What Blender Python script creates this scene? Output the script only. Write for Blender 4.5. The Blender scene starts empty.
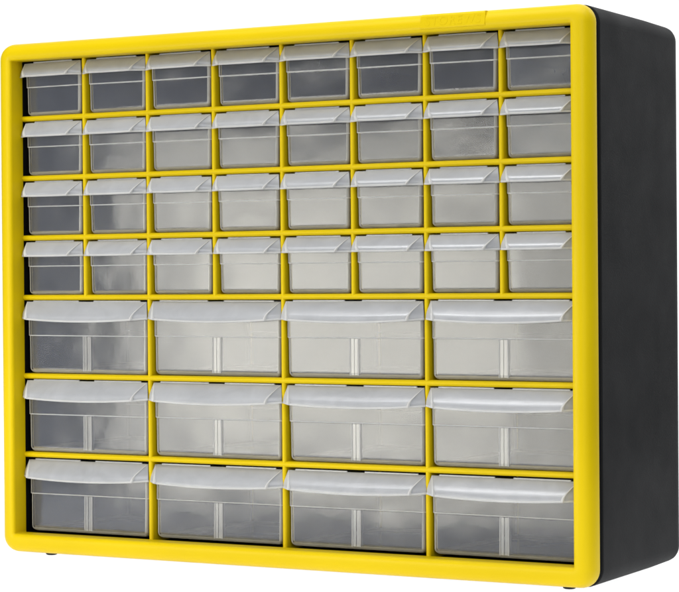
import bpy, bmesh, math, random
from mathutils import Vector, Matrix

random.seed(4)
sc = bpy.context.scene
COL = sc.collection
MM = 0.001
GROUND = -202.0            # mm, cabinet coordinates (origin = centre of the front) -> table top is z = 0


def W(x, y, z):            # cabinet millimetres -> metres in the world
    return Vector((x * MM, y * MM, (z - GROUND) * MM))


# ------------------------------------------------------------------ camera
cam_d = bpy.data.cameras.new("camera")
cam = bpy.data.objects.new("camera", cam_d)
COL.objects.link(cam)
sc.camera = cam
PITCH, YAW, ROLL = -0.0073, 0.5243, -0.0077
f = Vector((-math.sin(YAW) * math.cos(PITCH), math.cos(YAW) * math.cos(PITCH), math.sin(PITCH)))
r = Vector((math.cos(YAW), math.sin(YAW), 0))
u = r.cross(f)
r2 = math.cos(ROLL) * r + math.sin(ROLL) * u
u2 = -math.sin(ROLL) * r + math.cos(ROLL) * u
rot = Matrix((r2, u2, -f)).transposed().to_4x4()
cam.matrix_world = Matrix.Translation(W(899.93, -1439.64, 12.81)) @ rot
cam_d.sensor_fit = 'HORIZONTAL'
cam_d.sensor_width = 36.0
cam_d.lens = 2323.2 / 679.0 * 36.0
cam_d.shift_x = -11.59 / 679.0
cam_d.shift_y = 0.22 / 679.0
cam_d.clip_start = 0.05
cam_d.clip_end = 50.0

# ------------------------------------------------------------------ light
world = bpy.data.worlds.new("World")
sc.world = world
world.use_nodes = True
bg = world.node_tree.nodes["Background"]
bg.inputs[0].default_value = (0.88, 0.94, 1.0, 1)
bg.inputs[1].default_value = 0.16


def area(name, loc, target, sx, sy, watts, color=(1, 1, 1)):
    d = bpy.data.lights.new(name, 'AREA')
    d.shape = 'RECTANGLE'
    d.size, d.size_y, d.energy, d.color = sx, sy, watts, color
    o = bpy.data.objects.new(name, d)
    COL.objects.link(o)
    o.location = loc
    o.rotation_euler = (Vector(target) - Vector(loc)).to_track_quat('-Z', 'Y').to_euler()
    return o


area("key_softbox", (-0.15, -2.3, 0.95), (0, 0, 0.2), 1.7, 1.2, 9, (0.97, 0.985, 1.0))
area("fill_softbox", (1.55, -1.75, 0.75), (0, 0, 0.2), 1.0, 1.0, 12.5, (0.97, 0.985, 1.0))
area("side_softbox", (-0.62, -1.25, 0.10), (-0.62, 0, 0.10), 0.90, 0.58, 10.0, (1.0, 0.965, 0.85))
area("side_softbox_core", (-0.66, -1.22, 0.12), (-0.66, 0, 0.12), 0.52, 0.30, 2.2, (1.0, 0.965, 0.85))
area("overhead_softbox", (0.3, -0.2, 1.55), (0.15, 0.05, 0), 2.1, 1.2, 30)
area("added_lamp_below", (-0.2, 0.75, -0.9), (-0.2, 0.75, 0), 4.0, 3.2, 95)  # added under the sheet to wash out the contact shadow
area("added_backdrop_lamp", (-0.6, 2.9, 1.2), (-0.6, 1.5, 0.6), 3.5, 2.4, 84)  # added behind the sweep to bleach it to plain white

sc.view_settings.view_transform = 'Standard'
sc.view_settings.look = 'None'
sc.view_settings.exposure = 0.0
sc.view_settings.gamma = 1.0
sc.view_settings.use_curve_mapping = False
sc.render.engine = 'CYCLES'
sc.cycles.max_bounces = 14
sc.cycles.diffuse_bounces = 6
sc.cycles.glossy_bounces = 5
sc.cycles.transmission_bounces = 8
sc.cycles.transparent_max_bounces = 48
sc.cycles.use_denoising = True
sc.cycles.denoising_input_passes = 'RGB_ALBEDO_NORMAL'
sc.cycles.use_adaptive_sampling = False
sc.cycles.sample_clamp_indirect = 6.0
sc.cycles.caustics_reflective = False
sc.cycles.caustics_refractive = False


# ------------------------------------------------------------------ materials
def new_mat(name):
    m = bpy.data.materials.new(name)
    m.use_nodes = True
    nt = m.node_tree
    nt.nodes.clear()
    out = nt.nodes.new("ShaderNodeOutputMaterial")
    return m, nt, out


def noise(nt, scale, detail=3.0, stretch=None):
    tc = nt.nodes.new("ShaderNodeTexCoord")
    n = nt.nodes.new("ShaderNodeTexNoise")
    n.inputs["Scale"].default_value = scale
    n.inputs["Detail"].default_value = detail
    if stretch:
        mp = nt.nodes.new("ShaderNodeMapping")
        mp.inputs["Scale"].default_value = stretch
        nt.links.new(tc.outputs["Object"], mp.inputs[0])
        nt.links.new(mp.outputs[0], n.inputs["Vector"])
    else:
        nt.links.new(tc.outputs["Object"], n.inputs["Vector"])
    return n


def remap(nt, sock, a, b, lo=0.3, hi=0.7):
    m = nt.nodes.new("ShaderNodeMapRange")
    m.inputs[1].default_value, m.inputs[2].default_value = lo, hi
    m.inputs[3].default_value, m.inputs[4].default_value = a, b
    nt.links.new(sock, m.inputs[0])
    return m.outputs[0]


def solid(name, c1, c2, rough, spec=0.5, bump=0.03, bscale=900.0, cscale=9.0, rough2=None):
    m, nt, out = new_mat(name)
    p = nt.nodes.new("ShaderNodeBsdfPrincipled")
    n = noise(nt, cscale, 4)
    mix = nt.nodes.new("ShaderNodeMix")
    mix.data_type = 'RGBA'
    nt.links.new(remap(nt, n.outputs[0], 0, 1), mix.inputs[0])
    mix.inputs[6].default_value = (*c1, 1)
    mix.inputs[7].default_value = (*c2, 1)
    nt.links.new(mix.outputs[2], p.inputs["Base Color"])
    n2 = noise(nt, 30, 4)
    nt.links.new(remap(nt, n2.outputs[0], rough, rough2 or rough + 0.08), p.inputs["Roughness"])
    p.inputs["Specular IOR Level"].default_value = spec
    nb = noise(nt, bscale, 2)
    b = nt.nodes.new("ShaderNodeBump")
    b.inputs["Strength"].default_value = bump
    b.inputs["Distance"].default_value = 0.0004
    nt.links.new(nb.outputs[0], b.inputs["Height"])
    nt.links.new(b.outputs[0], p.inputs["Normal"])
    nt.links.new(p.outputs[0], out.inputs[0])
    return m


YELLOW = solid("yellow_plastic", (0.650, 0.474, 0.0013), (0.605, 0.435, 0.0010), 0.36, 0.13, 0.05, 700)
BLACK = solid("black_plastic", (0.0145, 0.015, 0.016), (0.009, 0.0095, 0.0102), 0.56, 0.09, 0.4, 1300, 14)
RUBBER = solid("black_rubber", (0.012, 0.012, 0.012), (0.016, 0.016, 0.016), 0.7, 0.2)


def milky(name, milk_lo, milk_hi, tint, rough, gloss_ior=1.42, warp=0.0004):
    """translucent polypropylene: a clear share, a milky share and a glossy skin"""
    m, nt, out = new_mat(name)
    tr = nt.nodes.new("ShaderNodeBsdfTransparent")
    tr.inputs[0].default_value = (0.975, 0.978, 0.985, 1)
    di = nt.nodes.new("ShaderNodeBsdfDiffuse")
    di.inputs[0].default_value = (*tint, 1)
    tl = nt.nodes.new("ShaderNodeBsdfTranslucent")
    tl.inputs[0].default_value = (*tint, 1)
    mk = nt.nodes.new("ShaderNodeMixShader")
    mk.inputs[0].default_value = 0.45
    nt.links.new(di.outputs[0], mk.inputs[1])
    nt.links.new(tl.outputs[0], mk.inputs[2])
    body = nt.nodes.new("ShaderNodeMixShader")
    # cloudy flow marks of the moulding, different in every piece
    oi = nt.nodes.new("ShaderNodeObjectInfo")
    tc = nt.nodes.new("ShaderNodeTexCoord")
    va = nt.nodes.new("ShaderNodeVectorMath")
    va.operation = 'MULTIPLY_ADD'
    nt.links.new(tc.outputs["Object"], va.inputs[0])
    va.inputs[1].default_value = (1, 1, 1)
    cx = nt.nodes.new("ShaderNodeCombineXYZ")
    mul = nt.nodes.new("ShaderNodeMath")
    mul.operation = 'MULTIPLY'
    mul.inputs[1].default_value = 7.0
    nt.links.new(oi.outputs["Random"], mul.inputs[0])
    for k in range(3):
        nt.links.new(mul.outputs[0], cx.inputs[k])
    nt.links.new(cx.outputs[0], va.inputs[2])
    n = nt.nodes.new("ShaderNodeTexNoise")
    n.inputs["Scale"].default_value = 38
    n.inputs["Detail"].default_value = 5
    n.inputs["Distortion"].default_value = 1.2
    nt.links.new(va.outputs[0], n.inputs["Vector"])
    # looking along a wall the light crosses more plastic: cloudier there
    lw = nt.nodes.new("ShaderNodeLayerWeight")
    lw.inputs[0].default_value = 0.5
    pw = nt.nodes.new("ShaderNodeMath")
    pw.operation = 'POWER'
    pw.inputs[1].default_value = 1.6
    nt.links.new(lw.outputs["Facing"], pw.inputs[0])
    ad = nt.nodes.new("ShaderNodeMath")
    ad.operation = 'MULTIPLY_ADD'
    ad.use_clamp = True
    nt.links.new(pw.outputs[0], ad.inputs[0])
    ad.inputs[1].default_value = 0.6
    nt.links.new(remap(nt, n.outputs[0], milk_lo, milk_hi), ad.inputs[2])
    nt.links.new(ad.outputs[0], body.inputs[0])
    nt.links.new(tr.outputs[0], body.inputs[1])
    nt.links.new(mk.outputs[0], body.inputs[2])
    gl = nt.nodes.new("ShaderNodeBsdfGlossy")
    gl.inputs["Roughness"].default_value = rough
    fr = nt.nodes.new("ShaderNodeFresnel")
    fr.inputs[0].default_value = gloss_ior
    n2 = nt.nodes.new("ShaderNodeTexNoise")
    n2.inputs["Scale"].default_value = 70
    n2.inputs["Detail"].default_value = 3
    nt.links.new(va.outputs[0], n2.inputs["Vector"])
    b = nt.nodes.new("ShaderNodeBump")
    b.inputs["Strength"].default_value = 0.12
    b.inputs["Distance"].default_value = 0.0008
    nt.links.new(n2.outputs[0], b.inputs["Height"])
    n3 = nt.nodes.new("ShaderNodeTexNoise")          # slow warp of the thin walls
    n3.inputs["Scale"].default_value = 17
    n3.inputs["Detail"].default_value = 1.5
    nt.links.new(va.outputs[0], n3.inputs["Vector"])
    b2 = nt.nodes.new("ShaderNodeBump")
    b2.inputs["Strength"].default_value = 0.5
    b2.inputs["Distance"].default_value = warp
    nt.links.new(n3.outputs[0], b2.inputs["Height"])
    nt.links.new(b2.outputs[0], b.inputs["Normal"])
    for s in (gl, fr):
        nt.links.new(b.outputs[0], s.inputs["Normal"])
    fin = nt.nodes.new("ShaderNodeMixShader")
    nt.links.new(fr.outputs[0], fin.inputs[0])
    nt.links.new(body.outputs[0], fin.inputs[1])
    nt.links.new(gl.outputs[0], fin.inputs[2])
    nt.links.new(fin.outputs[0], out.inputs[0])
    return m


TUB = milky("clear_drawer_plastic", 0.034, 0.056, (0.72, 0.78, 0.98), 0.13, warp=0.0022)
LIP = milky("frosted_pull_plastic", 0.41, 0.50, (0.93, 0.95, 1.0), 0.2)
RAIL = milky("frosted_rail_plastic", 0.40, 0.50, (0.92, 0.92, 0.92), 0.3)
BEAD_GLINT = milky("bead_glint_plastic", 0.66, 0.76, (0.95, 0.95, 0.95), 0.13)  # rim bead; also paints the crease glints and light step lines
EDGE = milky("lit_edge_plastic", 0.32, 0.42, (0.93, 0.915, 0.86), 0.2)  # milkier so the edges carry painted light outlines

TABLE, nt_, out_ = new_mat("white_acrylic_table")
_d = nt_.nodes.new("ShaderNodeBsdfDiffuse")
_d.inputs[0].default_value = (0.86, 0.86, 0.86, 1)
_t = nt_.nodes.new("ShaderNodeBsdfTranslucent")
_t.inputs[0].default_value = (0.9, 0.9, 0.9, 1)
_m = nt_.nodes.new("ShaderNodeMixShader")
_m.inputs[0].default_value = 0.55
nt_.links.new(_d.outputs[0], _m.inputs[1])
nt_.links.new(_t.outputs[0], _m.inputs[2])
nt_.links.new(_m.outputs[0], out_.inputs[0])


# ------------------------------------------------------------------ mesh helpers
def build(name, bm, mat, parent=None, origin=(0, 0, 0), smooth=True, angle=35, more=()):
    """link a bmesh (cabinet millimetres, relative to origin) as one mesh object"""
    bmesh.ops.recalc_face_normals(bm, faces=bm.faces)
    me = bpy.data.meshes.new(name)
    bmesh.ops.scale(bm, vec=(MM, MM, MM), verts=bm.verts)
    bm.to_mesh(me)
    bm.free()
    for m_ in (mat, *more):
        me.materials.append(m_)
    if smooth:
        me.polygons.foreach_set("use_smooth", [True] * len(me.polygons))
        me.set_sharp_from_angle(angle=math.radians(angle))
    o = bpy.data.objects.new(name, me)
    COL.objects.link(o)
    if smooth:
        wn = o.modifiers.new("weighted_normals", 'WEIGHTED_NORMAL')
        wn.keep_sharp = True
        wn.weight = 100
    if parent:
        o.parent = parent
    o.location = Vector(origin) * MM
    return o


def rrect(x0, x1, z0, z1, rad, n=7):
    """rounded rectangle in the x-z plane, counter-clockwise"""
    rad = max(0.05, min(rad, (x1 - x0) / 2 - .01, (z1 - z0) / 2 - .01))
    pts = []
    for cx, cz, a0 in ((x1 - rad, z1 - rad, 0), (x0 + rad, z1 - rad, 90), (x0 + rad, z0 + rad, 180), (x1 - rad, z0 + rad, 270)):
        for k in range(n + 1):
            a = math.radians(a0 + 90 * k / n)
            pts.append((cx + rad * math.cos(a), cz + rad * math.sin(a)))
    return pts


def loft(bm, rings, close_first=False, close_last=False):
    vs = [[bm.verts.new(p) for p in ring] for ring in rings]
    n = len(vs[0])
    for a, b in zip(vs, vs[1:]):
        for k in range(n):
            bm.faces.new((a[k], a[(k + 1) % n], b[(k + 1) % n], b[k]))
    if close_first:
        bm.faces.new(vs[0])
    if close_last:
        bm.faces.new(list(reversed(vs[-1])))
    return vs


def box(bm, x0, x1, y0, y1, z0, z1, bev=0.0, seg=2):
    g = bmesh.ops.create_cube(bm, size=1.0)
    vs = g["verts"]
    for v in vs:
        v.co = Vector(((x0 + x1) / 2 + v.co.x * (x1 - x0), (y0 + y1) / 2 + v.co.y * (y1 - y0), (z0 + z1) / 2 + v.co.z * (z1 - z0)))
    if bev:
        es = list({e for v in vs for e in v.link_edges})
        bmesh.ops.bevel(bm, geom=es, offset=bev, segments=seg, profile=0.5, affect='EDGES')


# ------------------------------------------------------------------ setting: an added white shooting table and sweep, translucent to hide shadows
bm = bmesh.new()
prof = [(-400, 0), (-200, 0), (0, 0), (700, 0)]
for k in range(1, 13):
    a = math.radians(90 * k / 12)
    prof.append((700 + 600 * math.sin(a), 600 - 600 * math.cos(a)))
prof.append((1300, 2600))
rows = []
for y, z in prof:
    rows.append([bm.verts.new((x, y, z)) for x in (-2600, -1300, 0, 250, 430)])
for a, b in zip(rows, rows[1:]):
    for k in range(len(a) - 1):
        bm.faces.new((a[k], a[k + 1], b[k + 1], b[k]))
floor = build("floor", bm, TABLE)
floor["kind"] = "structure"

# ------------------------------------------------------------------ the cabinet
P = 59.91                  # column pitch
H1, H2 = 46.85, 61.74      # row pitches
ZM = 0.33                  # the shelf between the small and the large drawers
X0, X1 = -254.0, 254.0
Z0, Z1 = -199.9, 199.9
YD = 14.8                  # front of shelves and dividers
DEPTH = 167.0


def shelf_z(i):
    return ZM + (4 - i) * H1 if i <= 4 else ZM - (i - 4) * H2


cabinet = bpy.data.objects.new("storage_cabinet", None)
COL.objects.link(cabinet)
cabinet.location = (0, 0, 0)
cabinet["label"] = "black storage cabinet with a yellow front and rows of clear plastic drawers"
cabinet["category"] = "storage cabinet"
root = bpy.data.objects                       # parts are placed in cabinet mm lifted by -GROUND
LIFT = (0, 0, -GROUND)

# shell: outer skin, black seam groove and inner walls, one ring loft
bm = bmesh.new()


def ring(y, inset, rad):
    return [Vector((x, y, z)) for x, z in rrect(X0 + inset, X1 - inset, Z0 + inset, Z1 - inset, rad)]


rings = [ring(15.0, 9.0, 6), ring(15.5, 1.9, 11), ring(18.8, 1.7, 11), ring(18.9, 0.9, 12.5), ring(19.2, 0.35, 12.8), ring(20.0, 0.1, 13),
         ring(60, 0.6, 12.8), ring(120, 1.4, 12.2), ring(157, 2.5, 11.0), ring(161.5, 2.8, 10.8), ring(164.8, 3.7, 10.2), ring(166.8, 5.0, 9.6), ring(DEPTH + 0.6, 7.6, 8)]
vs = loft(bm, rings, close_last=True)
inner = [ring(15.0, 9.0, 6), ring(17.0, 10.6, 5), ring(162, 11.5, 5)]
iv = loft(bm, inner, close_last=True)
bmesh.ops.remove_doubles(bm, verts=bm.verts, dist=0.001)
shell = build("shell", bm, BLACK, cabinet, LIFT)

# yellow front frame: bullnose ring
bm = bmesh.new()
IX0, IX1, IZ0, IZ1 = -239.5, 239.5, -184.4, 185.7
profile = [(0.35, 16.6), (0.0, 16.0), (0.0, 3.6), (0.15, 2.3), (0.7, 1.2), (1.6, 0.45), (2.9, 0.08), (4.2, 0.0), (6.0, 0.12), (7.8, 0.55), (9.4, 1.3),
           (11.0, 2.5), (12.3, 4.0), (13.3, 5.9), (14.0, 8.2), (14.4, 11.0), (14.5, 13.5), (14.35, 14.6), (13.6, 14.9), (9.0, 14.9)]
rings = []
for d, y in profile:
    t = d / 14.5
    rings.append([Vector((x, y, z)) for x, z in rrect(IX0 + (X0 + .5 - IX0) * t, IX1 + (X1 - .5 - IX1) * t, IZ0 + (Z0 + .4 - IZ0) * t, IZ1 + (Z1 - .4 - IZ1) * t, 0.8 + 12.2 * t ** 1.1, 9)])
loft(bm, rings)
frame = build("front_frame", bm, YELLOW, cabinet, LIFT, angle=50)


# shelves and dividers: rounded front edge, full depth
def slat(bm, axis, c, half, lo, hi, yf, yb):
    """a plate standing on the y axis: thickness 2*half, front edge rounded"""
    sec = [(yb, -half), (yf + half * 1.2, -half)]
    for k in range(1, 8):
        a = math.pi * k / 8
        sec.append((yf + half * 1.2 - half * 1.2 * math.sin(a), -half * math.cos(a)))
    sec += [(yf + half * 1.2, half), (yb, half)]
    ra, rb = [], []
    for y, s in sec:
        if axis == 'x':
            ra.append(Vector((lo, y, c + s))); rb.append(Vector((hi, y, c + s)))
        else:
            ra.append(Vector((c + s, y, lo))); rb.append(Vector((c + s, y, hi)))
    loft(bm, [ra, rb], True, True)


for i in range(1, 7):
    bm = bmesh.new()
    slat(bm, 'x', 0, 2.15, -239.9, 239.9, YD, 160)
    build("shelf", bm, YELLOW, cabinet, (0, 0, shelf_z(i) - GROUND))
for i in range(1, 8):
    bm = bmesh.new()
    slat(bm, 'z', 0, 1.85, shelf_z(4) + 1.0, shelf_z(0) + 1.5, YD + 0.35, 159)
    build("divider", bm, YELLOW, cabinet, ((i - 4) * P, 0, -GROUND))
for i in (2, 4, 6):
    bm = bmesh.new()
    slat(bm, 'z', 0, 1.85, shelf_z(7) - 1.0, shelf_z(4) - 1.0, YD + 0.35, 159)
    build("divider", bm, YELLOW, cabinet, ((i - 4) * P, 0, -GROUND))

# name plate on the top rail, with its raised lettering
bm = bmesh.new()
PX0, PX1 = 125.4, 176.0
sec = [(187.6, 1.2), (188.2, -0.30), (189.4, -0.50), (196.6, 0.85), (197.6, 1.35), (198.3, 2.2), (198.6, 3.4), (198.6, 7.0), (187.6, 7.0)]
ra = [Vector((PX0, y, z)) for z, y in sec]
rb = [Vector((PX1 if z < 197 else PX1 - 0.6, y, z)) for z, y in sec]
loft(bm, [ra, rb], True, True)
plate = build("name_plate", bm, YELLOW, frame, (0, 0, 0), angle=25)
cu = bpy.data.curves.new("lettering", 'FONT')
cu.body = "STOREWS"
cu.size = 7.0
cu.extrude = 0.45
cu.offset = 0.12
cu.space_character = 1.18
cu.resolution_u = 4
tmp = bpy.data.objects.new("lettering", cu)
COL.objects.link(tmp)
bpy.context.view_layer.update()
me = bpy.data.meshes.new_from_object(tmp.evaluated_get(bpy.context.evaluated_depsgraph_get()))
bpy.data.objects.remove(tmp)
me.name = "lettering"
xs = [v.co.x for v in me.vertices]
w_ = max(xs) - min(xs)
k_ = 43.6 / w_
for v in me.vertices:
    x, y, z = v.co
    v.co = Vector(((PX0 + 3.8 + (x - min(xs)) * k_) * MM, (-0.38 + (y * 1.28 + 1.0) * 0.1875 - z * 0.55) * MM, (190.4 + y * 1.28) * MM))
me.materials.clear()
me.materials.append(YELLOW)
letters = bpy.data.objects.new("lettering", me)
COL.objects.link(letters)
letters.parent = plate

# feet
for fx, fy in ((-219.0, 22.0), (227.0, 22.0), (-219.0, 140.0), (140.0, 140.0)):
    if True:
        bm = bmesh.new()
        rr = []
        for z, rad in ((4.0, 5.0), (1.6, 4.8), (0.4, 4.2), (0.0, 3.2)):
            rr.append([Vector((rad * math.cos(a), rad * math.sin(a), z)) for a in [2 * math.pi * k / 20 for k in range(20)]])
        loft(bm, rr, True, True)
        build("foot", bm, RUBBER, cabinet, (fx, fy, 0))


# ------------------------------------------------------------------ drawers
def plan(hw, y0, y1, rad, z, n=4):
    pts = []
    for cx, cy, a0 in ((hw - rad, y1 - rad, 0), (-hw + rad, y1 - rad, 90), (-hw + rad, y0 + rad, 180), (hw - rad, y0 + rad, 270)):
        for k in range(n + 1):
            a = math.radians(a0 + 90 * k / n)
            pts.append(Vector((cx + rad * math.cos(a), cy + rad * math.sin(a), z)))
    return pts


def tub(hw, depth, height, step, rb, th=1.3):
    """open drawer, origin at the middle of its front face, at its bottom; taper towards the floor, stepped in below the top band"""
    bm = bmesh.new()
    outer = [(height, 0.0), (height - 1.4, 0.0), (step + 0.35, 0.12), (step + 0.2, 0.05), (step - 0.15, 0.2), (step - 0.45, 0.65), (step - 1.0, 0.75), (rb, 1.15)]
    for k in range(1, 6):
        a = math.radians(90 * k / 5)
        outer.append((rb - rb * math.sin(a), 1.15 + rb * (1 - math.cos(a))))
    innr = [(height, th), (step, th + .15), (step - 0.8, th + 0.7), (rb + .6, th + 1.1)]
    for k in range(1, 5):
        a = math.radians(90 * k / 4)
        innr.append((rb + .6 - (rb + .6 - th) * math.sin(a), th + 1.1 + (rb - .6) * (1 - math.cos(a))))
    def front(i, base, z):                      # the sides and back taper, the front wall stands upright below the step
        return min(i, base) if z >= rb else i - 0.4

    rings = [plan(hw - i, front(i, 0.75, z), depth - i, max(0.6, 2.6 - i * .3), z) for z, i in reversed(outer)]
    rings += [plan(hw - i, front(i, th + 0.7, z), depth - i, max(0.5, 2.0 - i * .2), z) for z, i in innr]
    vs = loft(bm, rings, True, True)
    bm.faces.ensure_lookup_table()
    no = len(outer)
    for fc in bm.faces:                          # thick edges painted milkier as light outlines: floor rounding, upright corners, step and rim
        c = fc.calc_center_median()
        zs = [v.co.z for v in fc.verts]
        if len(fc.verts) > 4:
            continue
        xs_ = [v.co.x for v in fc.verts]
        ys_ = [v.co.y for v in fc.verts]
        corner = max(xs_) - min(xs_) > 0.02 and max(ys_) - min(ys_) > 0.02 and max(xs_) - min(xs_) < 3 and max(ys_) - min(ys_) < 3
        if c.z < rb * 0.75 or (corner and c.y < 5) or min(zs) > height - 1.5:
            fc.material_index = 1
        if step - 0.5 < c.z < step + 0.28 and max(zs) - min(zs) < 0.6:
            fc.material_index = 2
    return bm


def lip(hw, ext, ztop, drop, fwd, f0, hipin, sag, th, tabs, nu=14, curl=0.0):
    """hipped hood of the pull: straight slope between two hip creases and a facet at either end"""
    bm = bmesh.new()
    vprof = [(0.0, 0.0), (0.27, 0.20), (0.54, 0.40), (0.79, 0.60), (0.93, 0.75), (0.985, 0.87), (1.0, 1.0)]     # (forward, drop)
    rows = []
    for fr, dr in vprof:
        row = []
        v = dr
        ex = hw + ext * fr                             # where the end facet ends, sideways
        hp = hw - 0.3 - hipin * (curl * fr + (1 - curl) * dr)                     # the hip crease
        ef, hf = f0 * fr, fwd * fr
        # left end -> right end; the crease is rounded by two extra points
        side = []
        for t in (0.0, 0.35, 0.7, 0.88, 1.0):
            side.append((ex + (hp - ex) * t, ef + (hf - ef) * t))
        side.append((hp - 1.0, hf + 0.05))
        for s, q in [(-1, p) for p in side] + [(0, k) for k in range(1, nu)] + [(1, p) for p in reversed(side)]:
            if s == 0:
                x = -(hp - 1.0) + 2 * (hp - 1.0) * q / nu
                y = hf + 0.05
            else:
                x, y = s * q[0], q[1]
            c = max(0.0, 1 - (x / (hw + ext)) ** 2)
            row.append(Vector((x, -(y + 0.4 * sag * c * fr), ztop - drop * dr - sag * c * dr)))
        rows.append(row)
    grid = [[bm.verts.new(p) for p in row] for row in rows]
    for a, b in zip(grid, grid[1:]):
        for k in range(len(a) - 1):
            bm.faces.new((a[k], a[k + 1], b[k + 1], b[k]))
    bmesh.ops.recalc_face_normals(bm, faces=bm.faces)
    geo = list(bm.faces)
    if sum(fa.normal.y for fa in geo) > 0:
        bmesh.ops.reverse_faces(bm, faces=geo)
    bmesh.ops.solidify(bm, geom=geo, thickness=th)
    # bead along the lower edge
    bead = []
    for p in rows[-1]:
        bead.append([Vector((p.x, p.y + 0.35 + 0.85 * math.cos(a), p.z - 0.1 + 0.8 * math.sin(a))) for a in [math.pi / 4 + math.pi / 3 * k for k in range(6)]])
    n0 = len(bm.faces)
    loft(bm, bead, True, True)
    nr = len(rows[0])
    for col in (4, nr - 5):                            # white teardrop tubes paint the glint along each crease
        glint_tube = []
        for k, row in enumerate(rows):
            p = row[col]
            q = 0.35 + 1.25 * (k / (len(rows) - 1)) ** 1.5
            glint_tube.append([Vector((p.x + q * math.cos(a), p.y - 0.12 + q * math.sin(a), p.z + 0.25 * q * math.sin(a))) for a in [math.pi / 3 * k2 for k2 in range(6)]])
        loft(bm, glint_tube, True, True)
    bm.faces.ensure_lookup_table()
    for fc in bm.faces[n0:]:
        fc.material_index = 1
    for a, b in tabs:
        box(bm, a, b, -0.15, 0.9, ztop - 0.9, ztop + 1.0, 0.3, 2)
    return bm


SW = 2 * 26.3              # small drawer width
SMALL_H, LARGE_H = 41.3, 56.1
Y_FACE = YD + 2.0


def make_drawer(kind):
    if kind == 'small':
        hw, height, step, length = 27.2, SMALL_H, 22.4, 134.0
        pull = lip(hw, 2.4, height - 0.05, 10.6, 10.2, 3.0, 7.0, 0.25, 0.9, [(-hw + 8.5, hw - 8.5)])
        rb = 3.4
    else:
        hw, height, step, length = 57.2, LARGE_H, 29.6, 138.0
        pull = lip(hw, 2.3, height - 0.05, 12.6, 11.0, 3.2, 7.0, 2.4, 1.0, [(-hw + 6, -7.2), (7.2, hw - 6)], nu=24, curl=0.8)
        rb = 4.2
    d = build("drawer", tub(hw, length, height, step, rb), TUB, cabinet, angle=40, more=(EDGE, BEAD_GLINT))
    build("pull", pull, LIP, d, angle=32, more=(BEAD_GLINT,))
    if kind == 'large':
        for x in (-3.4, 3.4):
            bm = bmesh.new()
            box(bm, x - 0.55, x + 0.55, 0.6, 4.0, 2.0, step - 0.7, 0.3, 2)
            s_ = 1 if x < 0 else -1
            box(bm, min(x + .7 * s_, x + 3.1 * s_), max(x + .7 * s_, x + 3.1 * s_), 0.85, 1.25, 2.4, step - 0.8)
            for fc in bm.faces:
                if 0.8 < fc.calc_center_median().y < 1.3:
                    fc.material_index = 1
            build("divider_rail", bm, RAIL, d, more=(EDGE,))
    return d


def copy_drawer(o):
    c = o.copy()
    COL.objects.link(c)
    c.parent = cabinet
    for ch in o.children:
        k = ch.copy()
        COL.objects.link(k)
        k.parent = c
    return c


def place(o, x, z, tip=0.0):
    o.location = ((x + random.uniform(-.25, .25)) * MM, (Y_FACE + random.uniform(-.6, .7)) * MM, (z - GROUND) * MM)
    o.rotation_euler = (tip + random.uniform(-.003, .003), random.uniform(-.004, .004), random.uniform(-.006, .006))


small = make_drawer('small')
large = make_drawer('large')
first = True
for row in range(4):
    for c in range(8):
        o = small if first else copy_drawer(small)
        first = False
        place(o, (c - 3.5) * P, shelf_z(row + 1) + 2.15 + 0.12)
first = True
for row in range(3):
    for c in range(4):
        o = large if first else copy_drawer(large)
        first = False
        base = shelf_z(row + 5) + (2.15 + 0.12 if row < 2 else 1.6)
        place(o, (c - 1.5) * 2 * P, base, -0.018 if row == 2 else 0.0)    # the lowest drawers tip back a little
